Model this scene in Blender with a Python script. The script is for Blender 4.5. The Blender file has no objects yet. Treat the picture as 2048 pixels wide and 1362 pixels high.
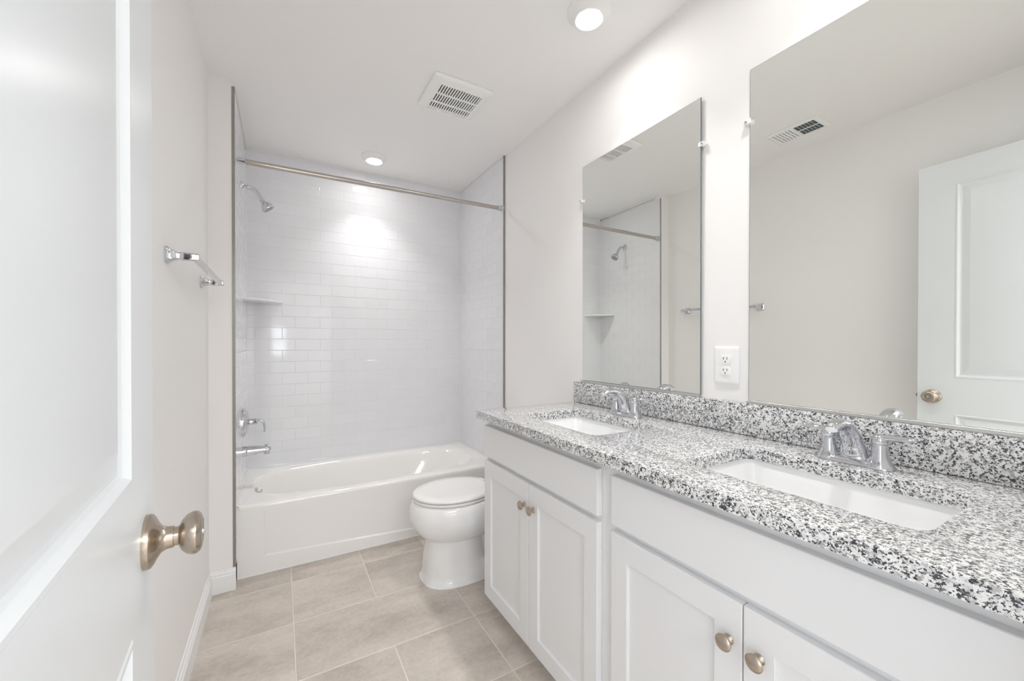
import bpy, bmesh, math, random
from mathutils import Vector, Matrix
random.seed(7)
S = bpy.context.scene
COL = S.collection

# ------------------------------------------------------------------ camera
F_PX, YAW, PITCH, ROLL, SY = 797.18, 30.128, 0.3372, -0.0522, 11.72
CAM_H = 1.2087
cam_d = bpy.data.cameras.new('camera'); cam = bpy.data.objects.new('camera', cam_d); COL.objects.link(cam)
cam_d.sensor_width = 36.0; cam_d.sensor_fit = 'HORIZONTAL'; cam_d.lens = F_PX*36/2048
cam_d.shift_y = SY/2048; cam_d.clip_start = 0.01
_t, _a, _r = (math.radians(v) for v in (YAW, PITCH, ROLL))
R = Vector((math.cos(_t), -math.sin(_t), 0)); D = Vector((math.sin(_t), math.cos(_t), 0)); U = Vector((0, 0, 1))
D2 = D*math.cos(_a) - U*math.sin(_a); U2 = U*math.cos(_a) + D*math.sin(_a)
R3 = R*math.cos(_r) - U2*math.sin(_r); U3 = R*math.sin(_r) + U2*math.cos(_r)
M = Matrix((R3, U3, -D2)).transposed().to_4x4(); M.translation = (0, 0, CAM_H)
cam.matrix_world = M
S.camera = cam

# ------------------------------------------------------------------ light, exposure
w = bpy.data.worlds.new('world'); S.world = w; w.use_nodes = True
bg = w.node_tree.nodes['Background']; bg.inputs[0].default_value = (0.86, 0.93, 1.0, 1); bg.inputs[1].default_value = 2.5
S.view_settings.view_transform = 'Standard'; S.view_settings.look = 'None'
S.view_settings.gamma = 1.0; S.view_settings.exposure = 0.10
S.cycles.use_denoising = True
S.cycles.max_bounces = 16; S.cycles.diffuse_bounces = 10; S.cycles.glossy_bounces = 8
S.cycles.caustics_reflective = True; S.cycles.caustics_refractive = False; S.cycles.blur_glossy = 0.6
S.cycles.sample_clamp_indirect = 5.0
LAMP = 66.0; BEAM = 2.2                       # brightness of the recessed lamps' lenses
def area(name, loc, rot, sx, sy, power, col):
    l = bpy.data.lights.new(name, 'AREA'); l.shape = 'RECTANGLE'; l.size = sx; l.size_y = sy
    l.energy = power; l.color = col
    o = bpy.data.objects.new(name, l); COL.objects.link(o); o.location = loc; o.rotation_euler = rot
    return o
# daylight outside the window of the room behind the open door
area('window_daylight', (-.17, -3.72, 1.28), (-math.pi/2, 0, math.pi), .60, .70, 9, (0.90, 0.95, 1.0))
area('side_fill_light', (-2.02, -2.1, 1.35), (0, -math.pi/2, 0), 1.7, 2.2, 8, (0.93, 0.96, 1.0))  # unseen soft fill, added on the left to brighten the bathroom
area('side_fill_light', (2.52, -2.1, 1.35), (0, math.pi/2, 0), 1.7, 2.2, 18, (0.93, 0.96, 1.0))  # matching unseen fill, added on the right

# unseen fill light added under that room's ceiling to brighten the bathroom
area('hall_fill_light', (.3, -1.80, 2.46), (0, 0, 0), 1.6, 1.0, 64, (0.95, 0.98, 1.0))

# ------------------------------------------------------------------ dimensions
H = 2.4967; XL = -0.3003; XW = -0.1942; XR = 1.3298
YF = 2.3833; YT = 2.4649; YB = 3.1522; YS = 2.393
ZC = 0.9126; ZBS = 1.0159; RIM = 0.37

# ------------------------------------------------------------------ materials
def mat(name, col, rough=0.5, metal=0.0, spec=0.5, coat=0.0, emit=None, es=0.0, bump=None, aniso=0.0):
    m = bpy.data.materials.new(name); m.use_nodes = True
    nt = m.node_tree; b = nt.nodes['Principled BSDF']
    b.inputs['Base Color'].default_value = (*col, 1); b.inputs['Roughness'].default_value = rough
    b.inputs['Metallic'].default_value = metal; b.inputs['Specular IOR Level'].default_value = spec
    b.inputs['Coat Weight'].default_value = coat; b.inputs['Coat Roughness'].default_value = 0.03
    b.inputs['Anisotropic'].default_value = aniso
    if emit: b.inputs['Emission Color'].default_value = (*emit, 1); b.inputs['Emission Strength'].default_value = es
    if bump:
        tc = nt.nodes.new('ShaderNodeTexCoord'); n = nt.nodes.new('ShaderNodeTexNoise')
        n.inputs['Scale'].default_value = bump[0]; n.inputs['Detail'].default_value = 3
        bp = nt.nodes.new('ShaderNodeBump'); bp.inputs['Strength'].default_value = bump[1]; bp.inputs['Distance'].default_value = bump[2]
        nt.links.new(tc.outputs['Object'], n.inputs['Vector']); nt.links.new(n.outputs[0], bp.inputs['Height'])
        nt.links.new(bp.outputs[0], b.inputs['Normal'])
    return m

M_WALL = mat('wall_paint', (0.900, 0.888, 0.880), 0.55, spec=0.3, bump=(260, 0.12, 0.0006))
M_CEIL = mat('ceiling_paint', (0.925, 0.917, 0.912), 0.8, spec=0.2, bump=(220, 0.12, 0.0006))
M_TRIM = mat('trim_paint', (0.89, 0.895, 0.90), 0.3)
M_DOOR = mat('door_paint', (0.755, 0.78, 0.80), 0.29, bump=(90, 0.06, 0.0008))
M_CAB = mat('cabinet_paint', (0.80, 0.808, 0.822), 0.35)
M_GAP = mat('cabinet_shadow_line', (0.55, 0.56, 0.57), 0.5)
M_PORC = mat('porcelain', (0.86, 0.865, 0.87), 0.08, coat=0.4)
M_TUB = mat('tub_enamel', (0.89, 0.88, 0.855), 0.10, coat=0.3)
M_APRON = mat('tub_apron', (0.88, 0.875, 0.87), 0.16)
M_SEAT = mat('seat_plastic', (0.86, 0.85, 0.845), 0.22)
M_SINK = mat('sink_china', (0.88, 0.885, 0.89), 0.1, coat=0.3)
M_CHROME = mat('chrome', (0.66, 0.67, 0.70), 0.05, 1.0)
M_NICKEL = mat('brushed_nickel', (0.50, 0.43, 0.36), 0.24, 1.0, aniso=0.5)
M_ROD = mat('satin_rod', (0.52, 0.485, 0.45), 0.18, 1.0)
M_STRIP = mat('tile_edge_metal', (0.36, 0.34, 0.32), 0.3, 1.0)
M_MIRROR = mat('mirror_silver', (0.93, 0.945, 0.91), 0.0, 1.0)
M_MEDGE = mat('mirror_glass_edge', (0.16, 0.19, 0.18), 0.15)
M_ALU = mat('aluminium_channel', (0.66, 0.66, 0.65), 0.38, 1.0)
M_PLAST = mat('white_plastic', (0.92, 0.92, 0.915), 0.3)
M_DARK = mat('dark_void', (0.02, 0.02, 0.02), 0.8)
M_SLOT = mat('outlet_slot', (0.07, 0.07, 0.07), 0.7)
M_VENTDARK = mat('register_throat', (0.10, 0.14, 0.15), 0.7)
M_CAULK = mat('white_caulk', (0.86, 0.86, 0.855), 0.45)
M_LENS = mat('lamp_lens', (0.9, 0.9, 0.9), 0.4, emit=(1.0, 0.982, 0.96), es=LAMP)
M_CARPET = mat('carpet', (0.52, 0.47, 0.42), 0.95, spec=0.1, bump=(600, 0.5, 0.003))
M_CLIP = mat('clear_clip', (0.86, 0.87, 0.88), 0.12)
M_GROUT = mat('wall_grout', (0.78, 0.78, 0.785), 0.7, spec=0.2)
M_FGROUT = mat('floor_grout', (0.74, 0.69, 0.63), 0.8, spec=0.2)

def island_mat(name, col, var, rough, noise=None, coat=0.0):
    m = mat(name, col, rough, coat=coat); nt = m.node_tree; b = nt.nodes['Principled BSDF']; L = nt.links
    g = nt.nodes.new('ShaderNodeNewGeometry'); hsv = nt.nodes.new('ShaderNodeHueSaturation')
    mr = nt.nodes.new('ShaderNodeMapRange'); mr.inputs[3].default_value = 1-var; mr.inputs[4].default_value = 1+var
    L.new(g.outputs['Random Per Island'], mr.inputs[0]); L.new(mr.outputs[0], hsv.inputs['Value'])
    hsv.inputs['Color'].default_value = (*col, 1)
    L.new(hsv.outputs[0], b.inputs['Base Color'])
    return m, nt, hsv, g
M_TILE, *_ = island_mat('subway_tile', (0.82, 0.825, 0.848), 0.012, 0.07, coat=0.2)
M_FTILE, nt, hsv, g = island_mat('floor_tile', (0.4, 0.35, 0.3), 0.05, 0.34)
def floor_nodes():
    L = nt.links; b = nt.nodes['Principled BSDF']
    tc = nt.nodes.new('ShaderNodeTexCoord')
    off = nt.nodes.new('ShaderNodeVectorMath'); off.operation = 'ADD'
    cx = nt.nodes.new('ShaderNodeVectorMath'); cx.operation = 'SCALE'; cx.inputs[0].default_value = (7, 11, 3)
    L.new(g.outputs['Random Per Island'], cx.inputs['Scale']); L.new(tc.outputs['Object'], off.inputs[0]); L.new(cx.outputs[0], off.inputs[1])
    n1 = nt.nodes.new('ShaderNodeTexNoise'); n1.inputs['Scale'].default_value = 5; n1.inputs['Detail'].default_value = 8; n1.inputs['Roughness'].default_value = 0.62
    n2 = nt.nodes.new('ShaderNodeTexNoise'); n2.inputs['Scale'].default_value = 60; n2.inputs['Detail'].default_value = 6; n2.inputs['Roughness'].default_value = 0.7
    mp = nt.nodes.new('ShaderNodeMapping'); mp.inputs['Scale'].default_value = (0.6, 1.4, 1)
    L.new(off.outputs[0], mp.inputs[0]); L.new(mp.outputs[0], n1.inputs['Vector']); L.new(off.outputs[0], n2.inputs['Vector'])
    mx = nt.nodes.new('ShaderNodeMix'); mx.data_type = 'FLOAT'; mx.inputs[0].default_value = 0.35
    L.new(n1.outputs[0], mx.inputs[2]); L.new(n2.outputs[0], mx.inputs[3])
    cr = nt.nodes.new('ShaderNodeValToRGB'); e = cr.color_ramp.elements
    e[0].position = 0.36; e[0].color = (0.44, 0.39, 0.342, 1); e[1].position = 0.64; e[1].color = (0.66, 0.60, 0.54, 1)
    k = cr.color_ramp.elements.new(0.5); k.color = (0.565, 0.51, 0.455, 1)
    L.new(mx.outputs[0], cr.inputs[0]); L.new(cr.outputs[0], hsv.inputs['Color'])
    mr = nt.nodes.new('ShaderNodeMapRange'); mr.inputs[3].default_value = 0.28; mr.inputs[4].default_value = 0.45
    L.new(n1.outputs[0], mr.inputs[0]); L.new(mr.outputs[0], b.inputs['Roughness'])
floor_nodes()

def granite():
    m = mat('granite', (0.8, 0.8, 0.8), 0.10, spec=0.6, coat=0.6); nt = m.node_tree; L = nt.links; b = nt.nodes['Principled BSDF']
    N = nt.nodes.new
    tc = N('ShaderNodeTexCoord')
    nz = N('ShaderNodeTexNoise'); nz.inputs['Scale'].default_value = 420; nz.inputs['Detail'].default_value = 2
    sub = N('ShaderNodeVectorMath'); sub.operation = 'SUBTRACT'; sub.inputs[1].default_value = (.5, .5, .5)
    sc = N('ShaderNodeVectorMath'); sc.operation = 'SCALE'; sc.inputs['Scale'].default_value = 0.005
    ad = N('ShaderNodeVectorMath'); ad.operation = 'ADD'
    L.new(tc.outputs['Object'], nz.inputs['Vector']); L.new(nz.outputs['Color'], sub.inputs[0]); L.new(sub.outputs[0], sc.inputs[0])
    L.new(tc.outputs['Object'], ad.inputs[0]); L.new(sc.outputs[0], ad.inputs[1])
    def cells(scale):
        v = N('ShaderNodeTexVoronoi'); v.inputs['Scale'].default_value = scale
        L.new(ad.outputs[0], v.inputs['Vector']); s = N('ShaderNodeSeparateColor'); L.new(v.outputs['Color'], s.inputs[0]); return s
    big = cells(185); small = cells(380)
    # base crystals: white to pale grey, some mid-grey
    cr = N('ShaderNodeValToRGB'); cr.color_ramp.interpolation = 'CONSTANT'; el = cr.color_ramp.elements
    stops = [(0, (.86, .86, .855)), (.40, (.77, .775, .785)), (.62, (.66, .665, .675)), (.78, (.52, .515, .515)), (.92, (.38, .375, .375))]
    el[0].position = 0; el[0].color = (*stops[0][1], 1); el[1].position = stops[1][0]; el[1].color = (*stops[1][1], 1)
    for p_, c_ in stops[2:]:
        k = el.new(p_); k.color = (*c_, 1)
    L.new(big.outputs[0], cr.inputs[0])
    # black mica specks, clustered
    cl = N('ShaderNodeTexNoise'); cl.inputs['Scale'].default_value = 110; cl.inputs['Detail'].default_value = 2
    L.new(tc.outputs['Object'], cl.inputs['Vector'])
    mr = N('ShaderNodeMapRange'); mr.inputs[1].default_value = .38; mr.inputs[2].default_value = .72; mr.inputs[3].default_value = 0.07; mr.inputs[4].default_value = 0.68
    L.new(cl.outputs[0], mr.inputs[0])
    lt = N('ShaderNodeMath'); lt.operation = 'LESS_THAN'; L.new(small.outputs[1], lt.inputs[0]); L.new(mr.outputs[0], lt.inputs[1])
    dk = N('ShaderNodeValToRGB'); dk.color_ramp.interpolation = 'CONSTANT'; de = dk.color_ramp.elements
    de[0].color = (.016, .019, .028, 1); de[1].position = .55; de[1].color = (.045, .05, .065, 1); k = de.new(.8); k.color = (.17, .17, .175, 1)
    L.new(small.outputs[2], dk.inputs[0])
    mx = N('ShaderNodeMix'); mx.data_type = 'RGBA'
    L.new(lt.outputs[0], mx.inputs[0]); L.new(cr.outputs[0], mx.inputs[6]); L.new(dk.outputs[0], mx.inputs[7])
    L.new(mx.outputs[2], b.inputs['Base Color'])
    return m
M_GRAN = granite()

# ------------------------------------------------------------------ mesh helpers
def finish(bm, ang=35):
    bmesh.ops.recalc_face_normals(bm, faces=bm.faces)
    for f in bm.faces: f.smooth = True
    for e in bm.edges:
        e.smooth = not (len(e.link_faces) == 2 and e.calc_face_angle(0) > math.radians(ang))
def link(name, bm, mats, parent=None, loc=(0, 0, 0), ang=35, recalc=True):
    if recalc: finish(bm, ang)
    me = bpy.data.meshes.new(name); bm.to_mesh(me); bm.free()
    o = bpy.data.objects.new(name, me); COL.objects.link(o)
    for m in (mats if isinstance(mats, (list, tuple)) else [mats]): me.materials.append(m)
    o.location = loc
    if parent: o.parent = parent
    return o
def tag(o, label=None, cat=None, group=None, kind=None):
    for k, v in (('label', label), ('category', cat), ('group', group), ('kind', kind)):
        if v: o[k] = v
    return o
class Thing:
    """An Empty at the thing's base; parts are given in room coordinates and stored relative to it."""
    def __init__(s, name, loc, label, cat, group=None):
        s.o = bpy.data.objects.new(name, None); COL.objects.link(s.o); s.loc = Vector(loc); s.o.location = loc
        s.o.empty_display_size = 0.05
        tag(s.o, label, cat, group)
    def part(s, name, bm, mats, parent=None, label=None, ang=35):
        bmesh.ops.translate(bm, verts=bm.verts, vec=-s.loc)
        o = link(name, bm, mats, parent or s.o, ang=ang)
        if label: o['label'] = label
        return o
def dup(root, loc, label, rotz=None):
    r = root.copy(); COL.objects.link(r); r.location = loc
    if rotz is not None: r.rotation_euler = (0, 0, rotz)
    r['label'] = label
    def rec(src, dst):
        for ch in list(src.children):
            c = ch.copy(); COL.objects.link(c); c.parent = dst; rec(ch, c)
    rec(root, r)
    return r
def struct(name, bm, mats, **k):
    o = link(name, bm, mats, **k); o['kind'] = 'structure'; return o
def NB(): return bmesh.new()
def box(bm, x0, x1, y0, y1, z0, z1, bev=0.0, seg=2, mi=0):
    t = bmesh.new(); bmesh.ops.create_cube(t, size=1)
    bmesh.ops.scale(t, vec=(x1-x0, y1-y0, z1-z0), verts=t.verts)
    bmesh.ops.translate(t, vec=((x0+x1)/2, (y0+y1)/2, (z0+z1)/2), verts=t.verts)
    if bev: bmesh.ops.bevel(t, geom=list(t.edges), offset=bev, segments=seg, affect='EDGES', profile=0.5)
    join(bm, t, mi); return bm
def join(bm, t, mi=0):
    for f in t.faces: f.material_index = mi
    me = bpy.data.meshes.new('tmp'); t.to_mesh(me); t.free()
    n = len(bm.faces); bm.from_mesh(me); bpy.data.meshes.remove(me)
    bm.faces.ensure_lookup_table()
    for f in bm.faces[n:]: f.material_index = mi
def loft(bm, rings, cap0=True, cap1=True, closed=True, mi=0):
    vs = [[bm.verts.new(p) for p in r] for r in rings]
    n = len(rings[0])
    for a, b in zip(vs, vs[1:]):
        for i in range(n if closed else n-1):
            j = (i+1) % n
            f = bm.faces.new((a[i], a[j], b[j], b[i])); f.material_index = mi
    if cap0: bm.faces.new(vs[0][::-1]).material_index = mi
    if cap1: bm.faces.new(vs[-1]).material_index = mi
    return bm
def lathe(bm, prof, origin, axis, n=32, mi=0):
    """prof: (distance along axis, radius)"""
    ax = Vector(axis).normalized(); u = ax.orthogonal().normalized(); v = ax.cross(u); o = Vector(origin)
    rings = []
    for d, r in prof:
        r = max(r, 1e-4)
        rings.append([o + ax*d + (u*math.cos(2*math.pi*i/n) + v*math.sin(2*math.pi*i/n))*r for i in range(n)])
    return loft(bm, rings, mi=mi)
def sgnpow(c, e): return math.copysign(abs(c)**e, c)
def sell(cx, cy, a, b, z, n=2.0, N=64):
    out = []
    for i in range(N):
        t = 2*math.pi*(i+.5)/N
        out.append(Vector((cx + a*sgnpow(math.cos(t), 2/n), cy + b*sgnpow(math.sin(t), 2/n), z)))
    return out
def rrect(x0, x1, y0, y1, r, z, k=8):
    out = []
    for cx, cy, a0 in ((x1-r, y1-r, 0), (x0+r, y1-r, 90), (x0+r, y0+r, 180), (x1-r, y0+r, 270)):
        for i in range(k+1):
            a = math.radians(a0 + 90*i/k); out.append(Vector((cx + r*math.cos(a), cy + r*math.sin(a), z)))
    return out
def catmull(P, m=6):
    P = [Vector(p) for p in P]; Q = [P[0]*2-P[1]] + P + [P[-1]*2-P[-2]]; out = []
    for i in range(1, len(Q)-2):
        for k in range(m):
            t = k/m; a, b, c, d = Q[i-1], Q[i], Q[i+1], Q[i+2]
            out.append(0.5*((2*b) + (c-a)*t + (2*a-5*b+4*c-d)*t*t + (3*b-a-3*c+d)*t**3))
    out.append(P[-1]); return out
def sweep(bm, path, radii, side, N=20, n=2.0, m=6, mi=0):
    """sweep an oval along a planar path; radii = (along side, across); side = fixed side direction"""
    k = len(path); P = catmull(path, m); rr = []
    for i in range(len(P)):
        t = min(i/m, k-1-1e-9); j = int(t); f = t-j
        a, b = radii[j], radii[min(j+1, k-1)]; f = f*f*(3-2*f)
        rr.append((a[0]+(b[0]-a[0])*f, a[1]+(b[1]-a[1])*f))
    s = Vector(side).normalized(); rings = []
    for i, p in enumerate(P):
        tg = (P[min(i+1, len(P)-1)] - P[max(i-1, 0)]).normalized(); nn = tg.cross(s).normalized(); s2 = nn.cross(tg).normalized()
        rings.append([p + s2*rr[i][0]*sgnpow(math.cos(2*math.pi*q/N), 2/n) + nn*rr[i][1]*sgnpow(math.sin(2*math.pi*q/N), 2/n) for q in range(N)])
    return loft(bm, rings, mi=mi)

# ------------------------------------------------------------------ room shell
def slab(name, *a, m=M_WALL): return struct(name, box(NB(), *a), m)
slab('wall_left', XL-.1, XL, -.12, YF+.9, 0, H)
slab('wall_right', XR, XR+.1, -.12, YB+.2, 0, H)
slab('wall_wing', XL, XW-.0105, YF, YB+.1, 0, H)
slab('wall_far', XW-.02, XR, YB+.012, YB+.1, 0, H)
struct('ceiling', box(NB(), XL-.1, XR+.1, -.12, YB+.2, H, H+.1), M_CEIL)
bm = NB(); DX0, DX1, DZ = -.145, .635, 2.115
box(bm, XL, DX0, -.12, -.005, 0, H); box(bm, DX1, XR, -.12, -.005, 0, H); box(bm, DX0, DX1, -.12, -.005, DZ, H)
struct('wall_near', bm, M_WALL)

def make_floor():
    bm = NB(); G = .0022
    ys = [-.12, .233, .578, .923, 1.268, 1.612, 1.960, 2.303, YT+.02]
    xs = [-.2985, .046, .393, .743, 1.09, XR]
    merge = {3: [(0, 2), (2, 3), (3, 4), (4, 5)], 4: [(0, 2), (2, 3), (3, 4), (4, 5)], 5: [(0, 1), (1, 3), (3, 4), (4, 5)],
             2: [(0, 1), (1, 3), (3, 4), (4, 5)], 1: [(0, 2), (2, 3), (3, 5)], 0: [(0, 1), (1, 3), (3, 5)]}
    for r in range(len(ys)-1):
        for a, b in merge.get(r, [(i, i+1) for i in range(5)]):
            x0, x1, y0, y1 = xs[a]+G, xs[b]-G, ys[r]+G, ys[r+1]-G
            c = .0012
            lo = [(x0, y0, -.003), (x1, y0, -.003), (x1, y1, -.003), (x0, y1, -.003)]
            mid = [(x, y, -c) for x, y, _ in lo]
            hi = [(x0+c, y0+c, 0), (x1-c, y0+c, 0), (x1-c, y1-c, 0), (x0+c, y1-c, 0)]
            loft(bm, [[Vector(p) for p in q] for q in (lo, mid, hi)], cap0=False)
    box(bm, XL, XR, -.12, YB, -.06, -.0012, mi=1)
    return struct('floor', bm, [M_FTILE, M_FGROUT], ang=20)
make_floor()

def tile_wall(name, org, u, v, nrm, W, Hh, u_off, v_off, depth=.008, ch=.0013, dr=.0005):
    """subway tile facing: org = lower corner on the backing plane"""
    bm = NB(); o, u, v, n = (Vector(q) for q in (org, u, v, nrm)); TW, TH, G = .157, .0775, .0009
    loft(bm, [[o, o+u*W, o+u*W+v*Hh, o+v*Hh], [o+n*(depth-.0011), o+u*W+n*(depth-.0011), o+u*W+v*Hh+n*(depth-.0011), o+v*Hh+n*(depth-.0011)]], mi=1)
    r = 0; b0 = v_off - math.ceil(v_off/TH)*TH
    while b0 + r*TH < Hh:
        z0, z1 = max(b0+r*TH, 0), min(b0+(r+1)*TH, Hh); k = 0
        odd = (round((b0 + r*TH - v_off)/TH)) % 2
        a0 = u_off + odd*TW/2; a0 -= math.ceil(a0/TW)*TW
        while a0 + k*TW < W:
            x0, x1 = max(a0+k*TW, 0), min(a0+(k+1)*TW, W); k += 1
            if x1-x0 < .006 or z1-z0 < .006: continue
            x0 += G; x1 -= G; y0, y1 = z0+G, z1-G; c = ch
            d = lambda: depth + random.uniform(-.00011, .00011)*(1 if dr > .0003 else .3)
            q = lambda a, b, dd: o + u*a + v*b + n*dd
            lo = [q(x0, y0, depth-.002), q(x1, y0, depth-.002), q(x1, y1, depth-.002), q(x0, y1, depth-.002)]
            mi_ = [q(x0, y0, depth-dr), q(x1, y0, depth-dr), q(x1, y1, depth-dr), q(x0, y1, depth-dr)]
            hi = [q(x0+c, y0+c, d()), q(x1-c, y0+c, d()), q(x1-c, y1-c, d()), q(x0+c, y1-c, d())]
            loft(bm, [lo, mi_, hi], cap0=False)
        r += 1
    return struct(name, bm, [M_TILE, M_GROUT], ang=15 if dr > .0003 else 3)
TB = RIM + .002; TT = H-.004
tile_wall('wall_tile_back', (XW, YB+.009, TB), (1, 0, 0), (0, 0, 1), (0, -1, 0), XR-.008-XW, TT-TB, .009-XW, 1.2415-TB, .009)
tile_wall('wall_tile_left', (XW-.0095, YB, .107), (0, -1, 0), (0, 0, 1), (1, 0, 0), YB-YF, H-.027-.107, .05, 1.2415-.107, .0095, .0009, .00012)
tile_wall('wall_tile_right', (XR-.0002, YS+.003, TB), (0, 1, 0), (0, 0, 1), (-1, 0, 0), YB-YS-.003, TT-TB, .09, 1.2415-TB, .0085)
# the lower strips of tile in front of the tub end
struct('trim_1', box(NB(), XW-.0115, XW+.0015, YF-.003, YF+.001, .106, 2.469, .0006, 1), M_STRIP)
struct('trim_2', box(NB(), XR-.0115, XR-.0003, YS-.006, YS+.003, .01, H-.002, .0006, 1), M_STRIP)
# caulk beads where the tile meets ceiling and corners
bm = NB()
box(bm, XW, XR-.008, YB-.005, YB+.001, H-.006, H-.0005); box(bm, XW-.001, XW+.004, YF+.06, YB, H-.012, H-.0005); box(bm, XR-.014, XR-.008, YS, YB, H-.006, H-.0005)
box(bm, XW-.0005, XW+.003, YB-.0035, YB, RIM, H-.005); box(bm, XR-.0125, XR-.008, YB-.0035, YB, RIM, H-.005)
for z0, z1, e in ((RIM-.001, RIM+.004, .0025), (RIM-.001, RIM+.002, .0045)):
    box(bm, XW, XR-.008, YB-e, YB+.009, z0, z1); box(bm, XW-.009, XW+e, YT+.004, YB, z0, z1); box(bm, XR-.0085-e, XR-.001, YT, YB, z0, z1)
box(bm, XW-.001, XW+.003, YT-.003, YT+.012, .0, RIM-.004)
struct('trim_3', bm, M_CAULK)

def baseboard(name, pts_axis):
    # profile in (out, z)
    prof = [(0, 0), (.0145, 0), (.0145, .078), (.011, .083), (.011, .092), (.006, .098), (.004, .108), (0, .108)]
    bm = NB(); a, b, out = (Vector(q) for q in pts_axis)
    for f in (0,):
        rings = [[p + out*d + Vector((0, 0, z)) for d, z in prof] for p in (a, b)]
        loft(bm, rings)
    # little white caulk/quarter line at the floor
    return struct(name, bm, M_TRIM, ang=25)
baseboard('baseboard_left', ((XL, -.0, 0), (XL, YF, 0), (1, 0, 0)))
baseboard('baseboard_wing', ((XL, YF, 0), (XW+.001, YF, 0), (0, -1, 0)))
baseboard('baseboard_right', ((XR, 1.62, 0), (XR, YS-.007, 0), (-1, 0, 0)))
# door lining and casing of the opening behind the camera
bm = NB()
box(bm, DX0-.0, DX0+.008, -.122, -.003, 0, DZ); box(bm, DX1-.015, DX1, -.122, -.003, 0, DZ); box(bm, DX0, DX1, -.122, -.003, DZ-.012, DZ)
box(bm, DX0-.07, DX0, -.005, .010, 0, DZ+.07, .003); box(bm, DX1, DX1+.07, -.005, .010, 0, DZ+.07, .003); box(bm, DX0-.07, DX1+.07, -.005, .010, DZ, DZ+.07, .003)
struct('trim_4', bm, M_TRIM)
# the room behind the door, where daylight and the added fill light come from
BX0, BX1, BY = -1.9, 2.4, -3.6
struct('floor_hall', box(NB(), BX0, BX1, BY, -.12, -.06, 0), M_CARPET)
struct('ceiling_hall', box(NB(), BX0, BX1, BY, -.12, H, H+.1), M_CEIL)
for nm, xa, xb, wn in (('wall_hall_left', BX0-.1, BX0, 'added_window_2'), ('wall_hall_right', BX1, BX1+.1, 'added_window_3')):  # the windows in both side walls are made up to admit fill light
    bm = NB(); y0, y1, z0, z1 = -3.2, -1.0, .5, 2.2
    box(bm, xa, xb, BY, y0, 0, H); box(bm, xa, xb, y1, -.02, 0, H); box(bm, xa, xb, y0, y1, 0, z0); box(bm, xa, xb, y0, y1, z1, H)
    struct(nm, bm, M_WALL)
    bm = NB()
    for y in (y0, (y0+y1)/2-.02, y1-.04): box(bm, xa+.03, xb-.03, y, y+.04, z0, z1)
    for z in (z0, (z0+z1)/2-.02, z1-.04): box(bm, xa+.03, xb-.03, y0, y1, z, z+.04)
    struct(wn, bm, M_TRIM)
bm = NB(); box(bm, BX0, XL-.1, -.12, -.02, 0, H); box(bm, XR+.1, BX1, -.12, -.02, 0, H)
struct('wall_hall_near', bm, M_WALL)
bm = NB(); wx0, wx1, wz0, wz1 = -.47, .13, .93, 1.63
box(bm, BX0, wx0, BY-.1, BY, 0, H); box(bm, wx1, BX1, BY-.1, BY, 0, H); box(bm, wx0, wx1, BY-.1, BY, 0, wz0); box(bm, wx0, wx1, BY-.1, BY, wz1, H)
struct('wall_hall_far', bm, M_WALL)
bm = NB()
for x in (wx0, (wx0+wx1)/2-.02, wx1-.04): box(bm, x, x+.04, BY-.07, BY-.03, wz0, wz1)
for z in (wz0, (wz0+wz1)/2-.02, wz1-.04): box(bm, wx0, wx1, BY-.07, BY-.03, z, z+.04)
struct('window_1', bm, M_TRIM)

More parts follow.
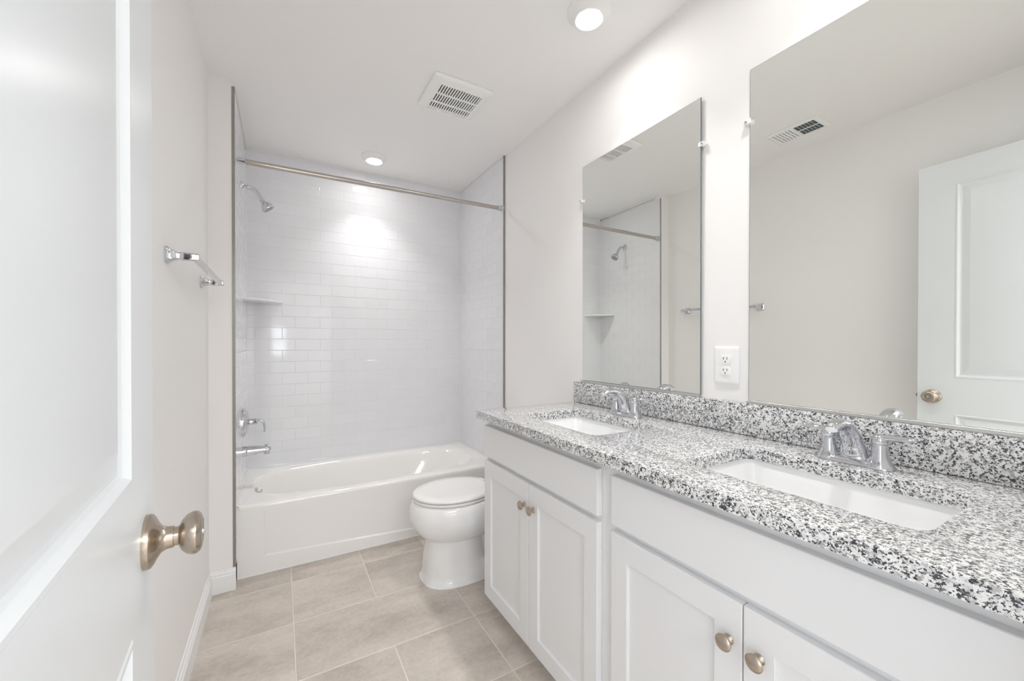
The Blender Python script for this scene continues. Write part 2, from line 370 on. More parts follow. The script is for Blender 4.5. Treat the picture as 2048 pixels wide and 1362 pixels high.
# ------------------------------------------------------------------ the open door
DE = Vector((-.153, .726, 0)); DD = Vector((-.0710, .99748, 0)).normalized(); DN = Vector((DD.y, -DD.x, 0)); DW, DT = .757, .035
def make_door():
    O = DE - DD*DW
    P = lambda u_, d, z: O + DD*u_ + DN*(-d) + Vector((0, 0, z))
    z0, z1 = .012, 2.098
    bm = NB()
    panels = [(.127, DW-.127, .20, .882), (.127, DW-.127, 1.048, 1.99)]
    us = [0, .127, DW-.127, DW]; zs = [z0, .20, .882, 1.048, 1.99, z1]
    def face(dep, sg):
        for i in range(3):
            for j in range(5):
                a, b, c, d = us[i], us[i+1], zs[j], zs[j+1]
                if i == 1 and j in (1, 3):
                    prev = None
                    for ins, dd in ((0, 0), (.003, .0005), (.006, -.0012), (.011, -.0012), (.016, .006), (.020, .0085), (.026, .0085), (.050, .0025), (.053, .002)):
                        ring = [bm.verts.new(P(x, dep+sg*dd, z)) for x, z in ((a+ins, c+ins), (b-ins, c+ins), (b-ins, d-ins), (a+ins, d-ins))]
                        if prev:
                            for k in range(4): bm.faces.new((prev[k], prev[(k+1) % 4], ring[(k+1) % 4], ring[k]))
                        prev = ring
                    bm.faces.new(prev)
                else:
                    bm.faces.new([bm.verts.new(P(x, dep, z)) for x, z in ((a, c), (b, c), (b, d), (a, d))])
    face(0, 1); face(DT, -1)
    for (ua, za), (ub, zb) in (((0, z0), (DW, z0)), ((DW, z0), (DW, z1)), ((DW, z1), (0, z1)), ((0, z1), (0, z0))):
        bm.faces.new([bm.verts.new(P(*q)) for q in ((ua, 0, za), (ub, 0, zb), (ub, DT, zb), (ua, DT, za))])
    bmesh.ops.remove_doubles(bm, verts=bm.verts, dist=1e-5)
    door = struct('door_1', bm, M_DOOR, ang=12)
    kz, ku = .957, DW-.057
    prof = [(0, .033), (.0035, .0333), (.0065, .0325), (.009, .029), (.012, .0225), (.016, .0165), (.021, .0138), (.028, .0133), (.0285, .0118), (.033, .0118),
            (.0335, .0135), (.036, .019), (.041, .0245), (.047, .0272), (.052, .0268), (.0555, .0238), (.0575, .019), (.058, .0165), (.0572, .0155), (.0572, .007), (.0555, .0065), (.0555, .0)]
    k = link('door_knob', lathe(NB(), prof, P(ku, 0, kz), DN, 48), M_NICKEL, door); k['label'] = 'brushed nickel round door knob'
    kb = link('key_button', lathe(NB(), [(.0553, .0048), (.0588, .0045), (.0595, .003), (.0595, 0)], P(ku, 0, kz), DN, 20), M_CHROME, k)
    link('door_knob', lathe(NB(), prof[:-5], P(ku, DT, kz), -DN, 48), M_NICKEL, door)
    bm = NB()
    for a, b, c, d, t in ((kz-.028, kz+.028, .006, .029, .0012), (kz-.008, kz+.008, .011, .024, .009)):
        loft(bm, [[P(DW, c, a), P(DW, d, a), P(DW, d, b), P(DW, c, b)], [P(DW+t, c, a), P(DW+t, d, a), P(DW+t, d, b), P(DW+t, c, b)]])
    link('latch_plate', bm, M_NICKEL, door)
    for hz in (.25, 1.05, 1.85):
        link('hinge', lathe(NB(), [(0, .006), (.09, .006)], P(-.004, -.004, hz-.045), (0, 0, 1), 14), M_NICKEL, door)
    return door
make_door()

# ------------------------------------------------------------------ bathtub
def make_tub():
    x0, x1, y0, y1 = XW-.0, XR-.0085, YT, YB-.0
    T = Thing('bathtub', ((x0+x1)/2, (y0+y1)/2, 0), 'white alcove bathtub with smooth apron below the tiled surround', 'bathtub')
    N = 160; cx, cy = (x0+x1)/2, (y0+y1)/2
    def rect(i, ins, z):
        t = 2*math.pi*(i+.5)/N; c, s = math.cos(t), math.sin(t); a, b = (x1-x0)/2-ins, (y1-y0)/2-ins
        n = 60
        y = cy+((y1-y0)/2)*sgnpow(s, 2/n); x = cx+(x1-x0)/2*sgnpow(c, 2/n)
        return Vector((x, max(y, y0+ins), z))
    def bas(i, xa, xb, ya, yb, z, n):
        t = 2*math.pi*(i+.5)/N; c, s = math.cos(t), math.sin(t)
        return Vector(((xa+xb)/2+(xb-xa)/2*sgnpow(c, 2/n), (ya+yb)/2+(yb-ya)/2*sgnpow(s, 2/n), z))
    rings = [[rect(i, 0.0, RIM-.022) for i in range(N)], [rect(i, .000, RIM-.016) for i in range(N)], [rect(i, .003, RIM-.007) for i in range(N)], [rect(i, .009, RIM-.001) for i in range(N)], [rect(i, .015, RIM) for i in range(N)]]
    E = [(-.150, 1.265, 2.535, 3.105, RIM, 3.6), (-.142, 1.255, 2.541, 3.099, RIM-.002, 3.5), (-.134, 1.240, 2.548, 3.093, RIM-.010, 3.4), (-.128, 1.215, 2.555, 3.088, RIM-.03, 3.3),
         (-.110, 1.14, 2.572, 3.072, .27, 3.2), (-.090, 1.06, 2.590, 3.055, .17, 3.1), (-.07, .99, 2.605, 3.04, .11, 3.0), (-.03, .94, 2.64, 3.0, .085, 2.9), (.1, .8, 2.72, 2.92, .078, 2.8)]
    rings += [[bas(i, *e) for i in range(N)] for e in E]
    body = T.part('basin', loft(NB(), rings, cap0=False), M_TUB, ang=60)
    # apron with a shallow tapering recess
    bm = NB(); ya = YT; V = lambda x, y, z: bm.verts.new((x, y, z))
    xs0, xs1 = -.079, x1-.06; top = .335; dep = .007
    zb = lambda x: .090 - (x-xs0)*.0565
    A = [V(x0, ya, 0), V(x1, ya, 0), V(x1, ya, RIM-.021), V(x0, ya, RIM-.021)]
    B = [V(xs0, ya, zb(xs0)), V(xs1, ya, max(zb(xs1), .02)), V(xs1, ya, top), V(xs0, ya, top)]
    C = [V(xs0+.008, ya+dep, zb(xs0)+.008), V(xs1-.008, ya+dep, max(zb(xs1), .02)+.008), V(xs1-.004, ya+.0004, top-.005), V(xs0+.004, ya+.0004, top-.005)]
    for i in range(4):
        j = (i+1) % 4; bm.faces.new((A[i], A[j], B[j], B[i])); bm.faces.new((B[i], B[j], C[j], C[i]))
    bm.faces.new(C)
    bk = [V(x0, ya+.03, 0), V(x1, ya+.03, 0), V(x1, ya+.03, RIM-.021), V(x0, ya+.03, RIM-.021)]
    for i in range(4):
        j = (i+1) % 4; bm.faces.new((A[i], A[j], bk[j], bk[i]))
    bm.faces.new(bk)
    T.part('apron', bm, M_APRON, ang=14)
    bm = NB(); sweep(bm, [(x0, YT-.001, .002), (.5, YT-.001, .002), (x1, YT-.001, .002)], [(.0035, .0035)]*3, (0, 1, 0), N=8, m=2)
    T.part('caulk_bead', bm, M_CAULK)
    ax = Vector((1, 0, .18)).normalized(); oc = Vector((-.1235, 2.80, .322))
    ov = T.part('overflow_cover', lathe(NB(), [(-.004, .034), (.004, .034), (.008, .031), (.010, .022), (.010, .0)], oc, ax, 28), M_CHROME, label='chrome overflow plate')
    T.part('trip_lever', sweep(NB(), [oc+ax*.009, oc+ax*.020+Vector((0, 0, .002)), oc+ax*.026+Vector((0, 0, .014))], [(.004, .004)]*3, (0, 1, 0), N=10), M_CHROME, parent=ov)
    T.part('drain', lathe(NB(), [(0, .03), (.004, .029), (.004, .0)], (.06, 2.82, .079), (0, 0, 1), 24), M_CHROME, label='chrome drain')
make_tub()

# ------------------------------------------------------------------ tub fittings
YX = 2.80
def make_shower():
    T = Thing('showerhead', (XW, YX, 2.125), 'chrome shower head on a bent arm high on the left tiled wall', 'shower head')
    T.part('flange', lathe(NB(), [(0, .028), (.003, .028), (.009, .022), (.014, .013), (.016, .0)], (XW, YX, 2.125), (1, 0, 0), 28), M_CHROME)
    T.part('arm', sweep(NB(), [(XW, YX, 2.125), (-.160, YX, 2.127), (-.128, YX, 2.113), (-.105, YX, 2.081), (-.092, YX, 2.060)], [(.0105, .0105)]*5, (0, 1, 0), N=16), M_CHROME)
    ax = Vector((.60, 0, -.80)).normalized(); o = Vector((-.097, YX, 2.063))
    T.part('ball_joint', lathe(NB(), [(-.004, .011), (.003, .014), (.008, .014), (.010, .012), (.015, .014), (.019, .012)], o, ax, 24), M_CHROME)
    h = T.part('head', lathe(NB(), [(.016, .012), (.020, .016), (.030, .026), (.042, .033), (.052, .036), (.060, .036), (.063, .034), (.0635, .030), (.062, 0)], o, ax, 36), M_CHROME)
    T.part('spray_face', lathe(NB(), [(.0622, .029), (.0645, .027), (.0645, 0)], o, ax, 28), M_STRIP, parent=h, label='grey spray face')
make_shower()
def make_valve():
    o = Vector((XW, YX, .749))
    T = Thing('shower_valve', o, 'chrome round shower control with a curved lever, above the tub spout', 'shower valve')
    T.part('escutcheon', lathe(NB(), [(0, .083), (.008, .083), (.014, .081), (.022, .072), (.028, .056), (.031, .035), (.034, .028), (.036, .022)], o, (1, 0, 0), 48), M_CHROME)
    T.part('hub', lathe(NB(), [(.020, .021), (.050, .019), (.053, .015), (.054, .014), (.060, .0185), (.068, .0185), (.074, .012), (.075, 0)], o, (1, 0, 0), 32), M_CHROME)
    T.part('lever', sweep(NB(), [o+Vector((.064, 0, .002)), o+Vector((.088, 0, .006)), o+Vector((.104, 0, -.008)), o+Vector((.110, 0, -.035)), o+Vector((.109, 0, -.066))],
                          [(.009, .008), (.010, .008), (.011, .0075), (.011, .006), (.006, .005)], (0, 1, 0), N=16), M_CHROME)
make_valve()
def make_spout():
    o = Vector((XW, YX, .577))
    T = Thing('tub_spout', o, 'chrome tub spout with a small diverter knob, low on the left tiled wall', 'tub spout')
    b = T.part('spout_body', sweep(NB(), [o, o+Vector((.02, 0, .001)), o+Vector((.06, 0, .002)), o+Vector((.105, 0, .003)), o+Vector((.128, 0, 0)), o+Vector((.138, 0, -.006))],
                               [(.031, .031), (.031, .031), (.029, .027), (.026, .021), (.024, .018), (.020, .013)], (0, 1, 0), N=24), M_CHROME)
    T.part('outlet', lathe(NB(), [(0, .017), (.02, .017), (.02, .013), (.012, .012)], o+Vector((.122, 0, -.005)), (0, 0, -1), 20), M_CHROME)
    T.part('diverter_knob', lathe(NB(), [(.012, .004), (.026, .004), (.028, .010), (.031, .011), (.033, .007), (.033, 0)], o+Vector((.121, 0, 0)), (0, 0, 1), 18), M_CHROME)
make_spout()
def make_shelf():
    bm = NB(); r = .21; z0, z1 = 1.480, 1.497; n = 24; cx, cy = XW, YB
    def ring(rr, z, ins=0):
        pts = [Vector((cx, cy, z))]
        for i in range(n+1):
            a = math.pi/2*i/n; k = rr*(1-.10*math.sin(2*a))
            pts.append(Vector((cx+k*math.cos(a), cy-k*math.sin(a), z)))
        return pts
    loft(bm, [ring(r-.012, z0), ring(r-.003, z0+.002), ring(r, z0+.008), ring(r-.002, z1-.002), ring(r-.007, z1)])
    o = link('corner_shelf', bm, M_PORC); tag(o, 'white ceramic corner shelf where the left and back tiled walls meet', 'shelf')
make_shelf()
def make_rod():
    T = Thing('shower_curtain_rod', (XW, 2.405, 2.12), 'satin metal shower curtain rod spanning above the bathtub', 'curtain rod')
    a, b = Vector((XW+.001, 2.405, 2.121)), Vector((XR-.0095, 2.405, 2.137)); d = (b-a).normalized(); L = (b-a).length
    T.part('rod_tube', lathe(NB(), [(.008, .0138), (L*.55, .0138), (L*.551, .0125), (L-.008, .0125)], a, d, 28), M_ROD)
    for p_, s in ((a, 1), (b, -1)):
        T.part('end_flange', lathe(NB(), [(0, .024), (.003, .024), (.005, .019), (.008, .0168), (.040, .0168), (.042, .014)], p_, d*s, 28), M_CHROME, label='chrome end cup')
make_rod()

# ------------------------------------------------------------------ toilet
def make_toilet():
    yc = 1.985
    T = Thing('toilet', (.92, yc, 0), 'white toilet with closed lid between the bathtub and the vanity', 'toilet')
    def ring(z, xf, xb, b, n=2.2, N=72): return sell((xf+xb)/2, yc, (xb-xf)/2, b, z, n, N)
    bm = NB()
    loft(bm, [ring(0, .625, 1.03, .145, 2.6), ring(.012, .625, 1.03, .145, 2.6), ring(.016, .629, 1.03, .141, 2.6), ring(.05, .633, 1.0, .136, 2.7), ring(.075, .636, .965, .132, 2.8), ring(.12, .641, .95, .127, 2.9), ring(.17, .648, .945, .122, 2.8), ring(.214, .651, .945, .120, 2.6),
              ring(.217, .640, 1.0, .128, 2.3), ring(.229, .620, 1.02, .148, 2.2), ring(.254, .594, 1.04, .168, 2.15), ring(.29, .573, 1.06, .183, 2.1), ring(.33, .564, 1.07, .189, 2.1), ring(.37, .566, 1.07, .187, 2.1),
              ring(.395, .574, 1.06, .181, 2.1), ring(.405, .584, 1.05, .172, 2.1), ring(.407, .60, 1.03, .155, 2.1)])
    # trapway body and rear deck running back to the wall
    rr = lambda z, x0, x1, b, r=.03: [v + Vector((0, 0, 0)) for v in rrect(x0, x1, yc-b, yc+b, r, z, 5)]
    loft(bm, [rr(0, .90, 1.24, .135), rr(.03, .90, 1.24, .130), rr(.05, .90, 1.23, .095), rr(.12, .90, 1.22, .088), rr(.20, .90, 1.24, .100), rr(.25, .90, 1.27, .125), rr(.39, .95, 1.30, .16), rr(.405, .955, 1.30, .155)])
    bowl = T.part('bowl', bm, M_PORC, ang=50)
    T.part('caulk_bead', loft(NB(), [ring(-.0, .620, 1.04, .150, 2.6), ring(.003, .6205, 1.04, .1495, 2.6), ring(.007, .625, 1.035, .1455, 2.6)]), M_CAULK, parent=bowl)
    def egg(ins, z, xb, N=64, x0=.798, a=.220, b=.178):
        t1 = math.acos(min(1, (xb-x0)/(a-ins))); pts = []
        for i in range(N):
            t = t1 + (2*math.pi-2*t1)*i/(N-1)
            pts.append(Vector((x0+(a-ins)*math.cos(t), yc+(b-ins)*math.sin(t), z)))
        return pts
    seat = T.part('seat', loft(NB(), [egg(.016, .4085, .985), egg(.003, .4115, .985), egg(.001, .416, .985), egg(.003, .4225, .985), egg(.012, .4245, .983)]), M_SEAT, ang=50)
    for sx, sy in ((.60, 0), ): T.part('bumper', lathe(NB(), [(0, .007), (.004, .007)], (.592, yc, .4055), (0, 0, 1), 12), M_SEAT, parent=seat)
    T.part('lid', loft(NB(), [egg(.016, .4265, .985), egg(.002, .4290, .985), egg(0, .433, .985), egg(.003, .440, .985), egg(.010, .4435, .983), egg(.05, .4455, .97), egg(.12, .4465, .88)]), M_SEAT, ang=50)
    for s in (-1, 1):
        T.part('hinge', lathe(NB(), [(-.02, .011), (.02, .011)], (1.0, yc+s*.075, .425), (0, 1, 0), 16), M_SEAT)
        T.part('bolt_cap', lathe(NB(), [(0, .013), (.010, .012), (.014, .006), (.014, 0)], (1.12, yc+s*.118, .028), (0, 0, 1), 16), M_PORC)
    q = lambda z, x0, b: rrect(x0, 1.31, yc-b, yc+b, .03, z, 6)
    tank = T.part('tank', loft(NB(), [q(.405, 1.15, .16), q(.42, 1.145, .17), q(.58, 1.135, .185), q(.735, 1.13, .195)]), M_PORC, ang=40)
    T.part('tank_lid', loft(NB(), [q(.736, 1.125, .20), q(.745, 1.122, .203), q(.765, 1.122, .203), q(.772, 1.128, .197)]), M_PORC, ang=40)
    lv = sweep(NB(), [(1.137, yc-.13, .68), (1.12, yc-.13, .68), (1.112, yc-.10, .677), (1.112, yc-.06, .672)], [(.006, .006)]*4, (0, 0, 1), N=10)
    T.part('flush_lever', lv, M_CHROME, parent=tank, label='chrome flush lever')
make_toilet()

# ------------------------------------------------------------------ vanity
XD = .784; XF = .804; VY1 = 1.605
def panel_door(bm, y0, y1, z0, z1, x=XD, th=.0195, stile=.057, rail=.062, dep=.009, flat=False):
    """a front facing -x; shaker frame with recessed panel, or a flat slab"""
    c = .0016
    L = lambda ins, d, zi=None: [Vector((x+d, a, b)) for a, b in ((y0+ins, z0+(ins if zi is None else zi)), (y1-ins, z0+(ins if zi is None else zi)), (y1-ins, z1-(ins if zi is None else zi)), (y0+ins, z1-(ins if zi is None else zi)))]
    rings = [L(0, th), L(0, c), L(c, 0)]
    if not flat: rings += [L(stile, 0, rail), L(stile+.0012, .0012, rail+.0012), L(stile+.0018, dep, rail+.0018)]
    return loft(bm, rings)
def make_vanity():
    T = Thing('vanity_cabinet', (1.05, .8, 0), 'long white shaker vanity cabinet under the granite countertop', 'cabinet')
    bm = NB()
    zt = ZC-.0325; x1 = XR-.0004
    box(bm, XF, x1, VY1-.018, VY1, .095, zt, .0008, 1); box(bm, XF, x1, .003, .021, .095, zt)
    box(bm, XF, x1, .021, VY1-.018, .095, .113); box(bm, x1-.008, x1, .021, VY1-.018, .113, zt)
    for y0, y1 in ((.021, .075), (.806, .866), (1.580, VY1-.018)): box(bm, XF, XF+.019, y0, y1, .1135, zt)
    for y0, y1 in ((.075, .806), (.866, 1.580)):
        for z0, z1 in ((.69, .718), (.846, zt)): box(bm, XF, XF+.019, y0, y1, z0, z1)
    T.part('carcass', bm, M_CAB)
    T.part('toe_kick', box(NB(), .868, XR-.0004, .003, VY1-.001, 0, .0948), M_CAB)
    T.part('drawer_front', panel_door(NB(), .864, 1.594, .7145, .849, flat=True), M_CAB, label='flat false drawer front nearer the toilet')
    T.part('drawer_front', panel_door(NB(), .072, .808, .7145, .849, flat=True), M_CAB, label='flat false drawer front nearer the camera')
    prof = [(0, .0095), (.002, .0105), (.004, .009), (.007, .0062), (.012, .0058), (.016, .0075), (.0175, .0145), (.019, .0163), (.0215, .0165), (.024, .0145), (.0262, .009), (.027, 0)]
    for y0, y1, ky in ((1.2315, 1.594, 1.257), (.864, 1.2285, 1.197), (.4488, .808, .4745), (.072, .4458, .4145)):
        d = T.part('door', panel_door(NB(), y0, y1, .0955, .6955), M_CAB)
        T.part('knob', lathe(NB(), prof, (XD, ky, .612), (-1, 0, 0), 32), M_NICKEL, parent=d, label='brushed nickel knob')
make_vanity()

SINKS = [(1.0205, 1.195), (1.0205, .432)]; SA, SB, SR = .1475, .221, .035
def make_counter():
    T = Thing('countertop', (1.05, .8, ZC), 'speckled grey and white granite countertop with two sink cutouts', 'countertop')
    X0, X1, Y0, Y1 = .7544, XR-.0005, 0.0, 1.6215; TH = .032
    bm = NB(); 
    def layer(z):
        loops = []
        def lp(pts):
            vs = [bm.verts.new(p) for p in pts]
            es = [bm.edges.new((vs[i], vs[(i+1) % len(vs)])) for i in range(len(vs))]
            loops.append((vs, es)); return es
        E = lp(rrect(X0, X1, Y0, Y1, .006, z, 3))
        for sx, sy in SINKS: E += lp(rrect(sx-SA, sx+SA, sy-SB, sy+SB, SR, z, 8))
        bmesh.ops.triangle_fill(bm, edges=E, use_beauty=True, use_dissolve=False)
        return loops
    a = layer(ZC); b = layer(ZC-TH)
    for (va, _), (vb, _) in zip(a, b):
        n = len(va)
        for i in range(n): bm.faces.new((va[i], va[(i+1) % n], vb[(i+1) % n], vb[i]))
    bmesh.ops.recalc_face_normals(bm, faces=bm.faces)
    es = [e for e in bm.edges if len(e.link_faces) == 2 and e.calc_face_angle(0) > 1.2 and abs(e.verts[0].co.z-e.verts[1].co.z) < 1e-6]
    bmesh.ops.bevel(bm, geom=es, offset=.0045, segments=3, affect='EDGES', profile=.5, clamp_overlap=True)
    T.part('slab', bm, M_GRAN)
    T.part('backsplash', box(NB(), 1.3098, XR-.0006, Y0, 1.6215, ZC+.0003, ZBS, .0015, 2), M_GRAN)
make_counter()

def make_sink(cx, cy, label):
    T = Thing('sink', (cx, cy, ZC-.033), label, 'sink', 'undermount sinks in the granite')
    q = lambda z, e, r: rrect(cx-SA-e, cx+SA+e, cy-SB-e, cy+SB+e, r, z, 8)
    zt = ZC-.0325
    rings = [q(zt-.02, .03, .05), q(zt, .03, .05), q(zt, .006, .041), q(zt-.006, .003, .038), q(zt-.05, -.004, .04), q(zt-.10, -.014, .05), q(zt-.125, -.026, .06), q(zt-.138, -.045, .065), q(zt-.145, -.09, .05)]
    out = [q(zt-.155, -.09, .05), q(zt-.15, -.03, .06), q(zt-.10, .0, .05), q(zt-.02, .012, .05)]
    bm = NB(); loft(bm, rings, cap0=False); loft(bm, out[::-1]+[], cap0=False, cap1=True)
    T.part('basin', bm, M_SINK, ang=50)
    T.part('drain', lathe(NB(), [(0, .022), (.003, .021), (.003, .015), (.006, .013), (.008, 0)], (cx, cy, zt-.1448), (0, 0, 1), 28), M_CHROME, label='chrome drain')
    return T.o
s1 = make_sink(*SINKS[1], 'white rectangular undermount sink set in the countertop nearer the camera')
dup(s1, (SINKS[0][0], SINKS[0][1], ZC-.033), 'white rectangular undermount sink at the toilet end of the countertop')

def make_faucet(cx, cy, label):
    z = ZC + .0006
    T = Thing('faucet', (cx, cy, z), label, 'faucet', 'chrome centerset faucets')
    V = lambda x, y, h: Vector((cx+x, cy+y, z+h))
    def st(a, b, h, n=3.2): return [V(p.x, p.y, h) for p in sell(0, 0, a, b, 0, n, 48)]
    T.part('base', loft(NB(), [st(.027, .080, 0), st(.027, .080, .004), st(.024, .077, .010), st(.019, .072, .0135), st(.01, .06, .0145)]), M_CHROME, ang=50)
    sp = T.part('spout', sweep(NB(), [V(.004, 0, .004), V(.001, 0, .030), V(-.011, 0, .060), V(-.034, 0, .087), V(-.064, 0, .103), V(-.096, 0, .104), V(-.120, 0, .095)],
                               [(.036, .022), (.028, .0195), (.0225, .0175), (.0195, .0155), (.018, .013), (.0165, .0105), (.0125, .007)], (0, 1, 0), N=24, m=6), M_CHROME, ang=50)
    T.part('aerator', lathe(NB(), [(0, .0105), (.010, .0105), (.010, .008), (.006, .008)], V(-.104, 0, .098), (-.2, 0, -.98), 20), M_CHROME, parent=sp)
    for s in (1, -1):
        h = T.part('handle', lathe(NB(), [(.004, .028), (.010, .0265), (.016, .0218), (.026, .0178), (.040, .0158), (.056, .0155), (.0575, .0145), (.059, .0158), (.066, .0168), (.073, .016), (.078, .012), (.080, .006), (.0803, 0)], V(0, s*.051, 0), (0, 0, 1), 32), M_CHROME)
        T.part('lever', sweep(NB(), [V(0, s*.050, .070), V(0, s*.066, .074), V(0, s*.085, .0755), V(0, s*.102, .077), V(0, s*.116, .080)],
                              [(.013, .0095), (.0112, .0076), (.0105, .0062), (.0110, .0054), (.0065, .0035)], (1, 0, 0), N=20), M_CHROME, parent=h)
    return T.o
f1 = make_faucet(1.237, .432, 'chrome two-handle faucet behind the sink nearer the camera')
dup(f1, (1.237, 1.195, ZC+.0006), 'chrome two-handle faucet behind the sink at the toilet end')

# ------------------------------------------------------------------ mirrors
def make_mirror(y0, y1, z0, z1, label, clips, DL, EP):
    xb = XR-.0035; th = .005
    T = Thing('wall_mirror', (xb, (y0+y1)/2, z0), label, 'mirror', 'frameless mirrors above the vanity')
    c = Vector((xb, (y0+y1)/2, z0))
    def P(d, y, z):     # the pane leans a touch in its channel
        return Vector((xb - d + (y-c.y)*DL + (z-z0)*min(EP, 0) + (z-z1)*max(EP, 0) + .0022, y, z))
    bm = NB()
    loft(bm, [[P(0, a, b) for a, b in ((y0, z0), (y1, z0), (y1, z1), (y0, z1))], [P(th-.0006, a, b) for a, b in ((y0, z0), (y1, z0), (y1, z1), (y0, z1))]], cap1=False, mi=1)
    i = .0012
    loft(bm, [[P(th-.0006, a, b) for a, b in ((y0, z0), (y1, z0), (y1, z1), (y0, z1))], [P(th, a, b) for a, b in ((y0+i, z0+i), (y1-i, z0+i), (y1-i, z1-i), (y0+i, z1-i))]], cap0=False, cap1=False, mi=1)
    bm.faces.new([bm.verts.new(P(th, a, b)) for a, b in ((y0+i, z0+i), (y1-i, z0+i), (y1-i, z1-i), (y0+i, z1-i))]).material_index = 0
    pane = T.part('mirror_pane', bm, [M_MIRROR, M_MEDGE], ang=5)
    bm = NB(); box(bm, XR-.017, XR-.0148, y0, y1, ZBS+.0008, z0+.0015, .0004, 1); box(bm, XR-.017, XR-.0006, y0, y1, ZBS+.0008, ZBS+.0022)
    T.part('bottom_channel', bm, M_ALU, label='polished metal channel')
    for y in clips:
        s = -1 if y < c.y else 1
        bm = NB()
        lathe(bm, [(0, .010), (.010, .010), (.012, .009)], (XR-.0005, y+s*.007, 1.932), (-1, 0, 0), 20)
        box(bm, XR-.0165, XR-.0125, min(y-s*.008, y+s*.012), max(y-s*.008, y+s*.012), 1.924, 1.940, .001, 1)
        k = T.part('clip', bm, M_CLIP, label='clear plastic clip')
        T.part('screw', lathe(NB(), [(.016, .0042), (.0185, .0036), (.019, 0)], (XR-.0005, y+s*.007, 1.932), (-1, 0, 0), 14), M_CHROME, parent=k)
make_mirror(.9097, 1.5702, 1.0248, 2.1025, 'frameless mirror on the right wall, nearer the shower, above the toilet-end sink', (.9097, 1.5702), .009, -.003)
make_mirror(.078, .7384, 1.0248, 2.1025, 'frameless mirror nearest the camera, reflecting the open white door', (.7384, .078), .003, .0015)

# ------------------------------------------------------------------ outlet
def make_outlet():
    yc, zc = .8165, 1.1368; hw, hh = .0435, .0648; x = XR
    T = Thing('electrical_outlet', (x, yc, zc), 'white duplex electrical outlet between the two mirrors', 'outlet')
    def q(e, d, r=.006): return [Vector((x-d, p.x, p.y)) for p in rrect(yc-hw+e, yc+hw-e, zc-hh+e, zc+hh-e, r, 0, 4)]
    T.part('cover_plate', loft(NB(), [q(0, .0006), q(0, .002), q(.002, .0045), q(.006, .006), q(.011, .0065)]), M_PLAST)
    for dz in (.0195, -.0195):
        pts = []
        for i in range(40):
            t = 2*math.pi*i/40; pts.append((max(-.0165, min(.0165, .0175*math.cos(t))), max(-.0135, min(.0135, .0175*math.sin(t)))))
        r = T.part('receptacle', loft(NB(), [[Vector((x-.006, yc+a, zc+dz+b)) for a, b in pts], [Vector((x-.0085, yc+a, zc+dz+b)) for a, b in pts], [Vector((x-.0092, yc+a*.95, zc+dz+b*.95)) for a, b in pts]]), M_PLAST)
        for dy, w_, h_ in ((.0064, .0012, .0042), (-.0064, .0012, .0036)):
            T.part('slot', box(NB(), x-.0095, x-.0088, yc+dy-w_, yc+dy+w_, zc+dz+.0035-h_, zc+dz+.0035+h_), M_SLOT, parent=r)
        T.part('ground_hole', lathe(NB(), [(0, .0024), (.0006, .0024)], (x-.0089, yc, zc+dz-.0075), (-1, 0, 0), 12), M_SLOT, parent=r)
    T.part('screw', lathe(NB(), [(0, .003), (.0008, .0025), (.001, 0)], (x-.0065, yc, zc), (-1, 0, 0), 12), M_PLAST)
make_outlet()

# ------------------------------------------------------------------ towel bar
def make_towel_bar():
    ya, yb, zc = 1.575, 2.185, 1.478
    T = Thing('towel_bar', (XL, (ya+yb)/2, zc), 'square chrome towel bar on the left wall behind the open door', 'towel bar')
    def sq(x, y, h, z=zc, n=5): return [Vector((x, y+p.x, z+p.y)) for p in sell(0, 0, h, h, 0, n, 24)]
    for y in (ya, yb):
        T.part('post', loft(NB(), [sq(XL+.0003, y, .0255), sq(XL+.005, y, .0255), sq(XL+.008, y, .023), sq(XL+.018, y, .016), sq(XL+.028, y, .0118), sq(XL+.034, y, .0108), sq(XL+.036, y, .0125), sq(XL+.078, y, .0115), sq(XL+.081, y, .0105)]), M_CHROME, ang=25)
    bm = NB(); box(bm, XL+.061, XL+.077, ya+.006, yb-.006, zc-.0085, zc+.0085, .0012, 1)
    T.part('bar', bm, M_CHROME)
make_towel_bar()

# ------------------------------------------------------------------ ceiling fittings
def make_light(x, y, label):
    T = Thing('recessed_light', (x, y, H), label, 'ceiling light', 'round ceiling lamps')
    T.part('trim_ring', lathe(NB(), [(.0004, .085), (.004, .085), (.009, .081), (.018, .070), (.026, .059), (.030, .0545), (.030, .052), (.0285, .0515), (.0285, .049)], (x, y, H), (0, 0, -1), 56), M_PLAST)
    T.part('lens', lathe(NB(), [(.0275, .0505), (.0295, .049), (.0305, .035), (.031, 0)], (x, y, H), (0, 0, -1), 40), M_LENS, label='glowing lens')
    l = bpy.data.lights.new('lamp_beam', 'AREA'); l.shape = 'DISK'; l.size = .094; l.energy = BEAM; l.color = (1.0, .985, .968); l.spread = math.radians(92)
    o = bpy.data.objects.new('lamp_beam', l); COL.objects.link(o); o.parent = T.o; o.location = (0, 0, -.0325)
    return T.o
l1 = make_light(1.038, 1.195, 'round white ceiling lamp above the vanity, largest in view')
dup(l1, (.561, 2.865, H), 'round white ceiling lamp over the bathtub')
dup(l1, (1.041, .434, H), 'round white ceiling lamp above the sink nearer the camera')

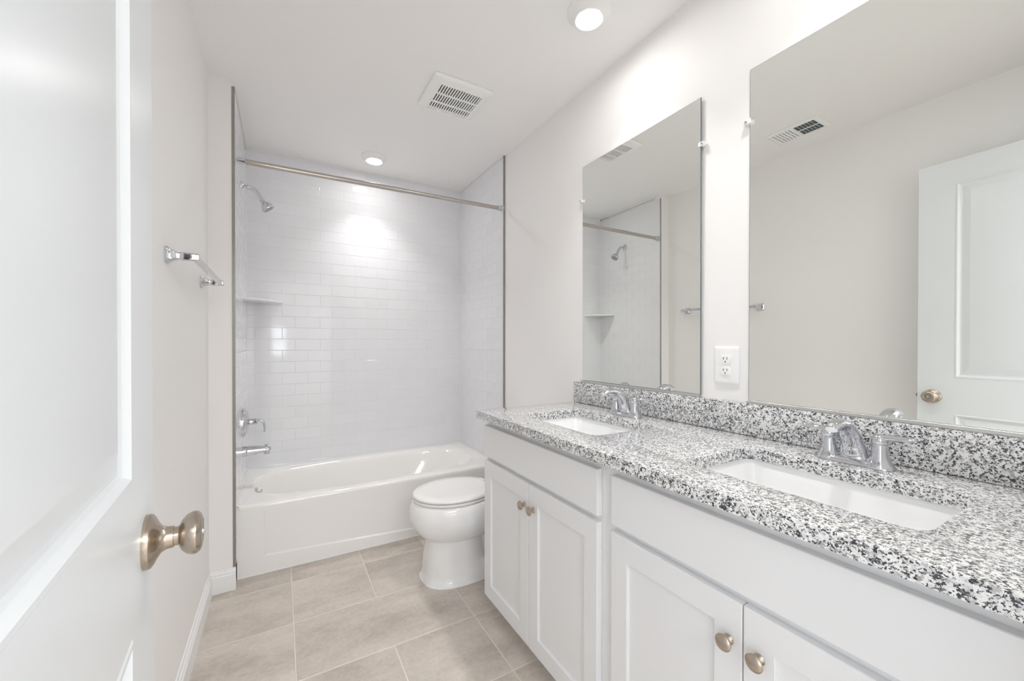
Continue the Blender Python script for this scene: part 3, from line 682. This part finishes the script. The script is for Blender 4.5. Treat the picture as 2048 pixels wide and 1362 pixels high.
def make_fan():
    cx, cy, a, b = .787, 1.95, .155, .143
    T = Thing('exhaust_fan_grille', (cx, cy, H), 'square white exhaust fan grille with rows of slots on the ceiling', 'vent')
    q = lambda e, d, r=.015: rrect(cx-a+e, cx+a-e, cy-b+e, cy+b-e, r, H-d, 5)
    sx0, sx1, sy0, sy1 = .678, .903, 1.853, 2.075
    bm = NB(); loft(bm, [q(.004, .0004), q(.001, .004), q(0, .010), q(.003, .015), q(.012, .020), q(.035, .0245, .008), q(.0455, .0255, .004)], cap0=True, cap1=False)
    T.part('cover', bm, M_PLAST)
    # slotted centre: bars between the slots over a dark opening
    bm = NB(); n = 17; p = (sx1-sx0)/n
    z0, z1 = H-.0270, H-.0225
    for i in range(n+1):
        xc = sx0+i*p; h = p*.27
        box(bm, max(xc-h, sx0-.004), min(xc+h, sx1+.004), sy0-.004, sy1+.004, z0, z1, .0006, 1)
    L3 = (sy1-sy0)/3
    for y, w_ in ((sy0-.003, .004), (sy0+L3, .0055), (sy0+2*L3, .0055), (sy1+.003, .004)): box(bm, sx0-.004, sx1+.004, y-w_, y+w_, z0-.0006, z1, .0006, 1)
    T.part('slotted_grid', bm, M_PLAST)
    T.part('opening', box(NB(), sx0-.002, sx1+.002, sy0-.002, sy1+.002, H-.0195, H-.001), M_DARK, label='dark opening behind the slots')
make_fan()
def make_register():
    cx, cy, a, b = -.035, 1.228, .092, .140
    T = Thing('air_register', (cx, cy, H), 'white ceiling air register seen in the mirror nearest the camera', 'vent')
    q = lambda e, d, r=.004: rrect(cx-a+e, cx+a-e, cy-b+e, cy+b-e, r, H-d, 3)
    T.part('frame', loft(NB(), [q(0, .0004), q(0, .002), q(.004, .006), q(.026, .008)], cap1=False), M_PLAST)
    T.part('throat', box(NB(), cx-a+.024, cx+a-.024, cy-b+.024, cy+b-.024, H-.004, H-.0005), M_VENTDARK, label='dark throat')
    bm = NB(); n = 13; y0, y1 = cy-b+.026, cy+b-.026; p = (y1-y0)/n
    for i in range(n+1):
        y = y0+i*p; tilt = .0024
        if i >= 7:
            box(bm, cx-a+.025, cx+a-.025, max(y-p*.37, y0), min(y+p*.37, y1), H-.0078, H-.006); continue
        pts = lambda x: [Vector((x, y-tilt, H-.0085)), Vector((x, y-tilt+.0012, H-.0088)), Vector((x, y+tilt+.0012, H-.0045)), Vector((x, y+tilt, H-.0042))]
        loft(bm, [pts(cx-a+.025), pts(cx+a-.025)])
    box(bm, cx-a+.024, cx+a-.024, cy-.004, cy+.004, H-.0088, H-.004); box(bm, cx-.003, cx+.003, y0, y1, H-.0092, H-.006)
    T.part('louvres', bm, M_PLAST)
make_register()
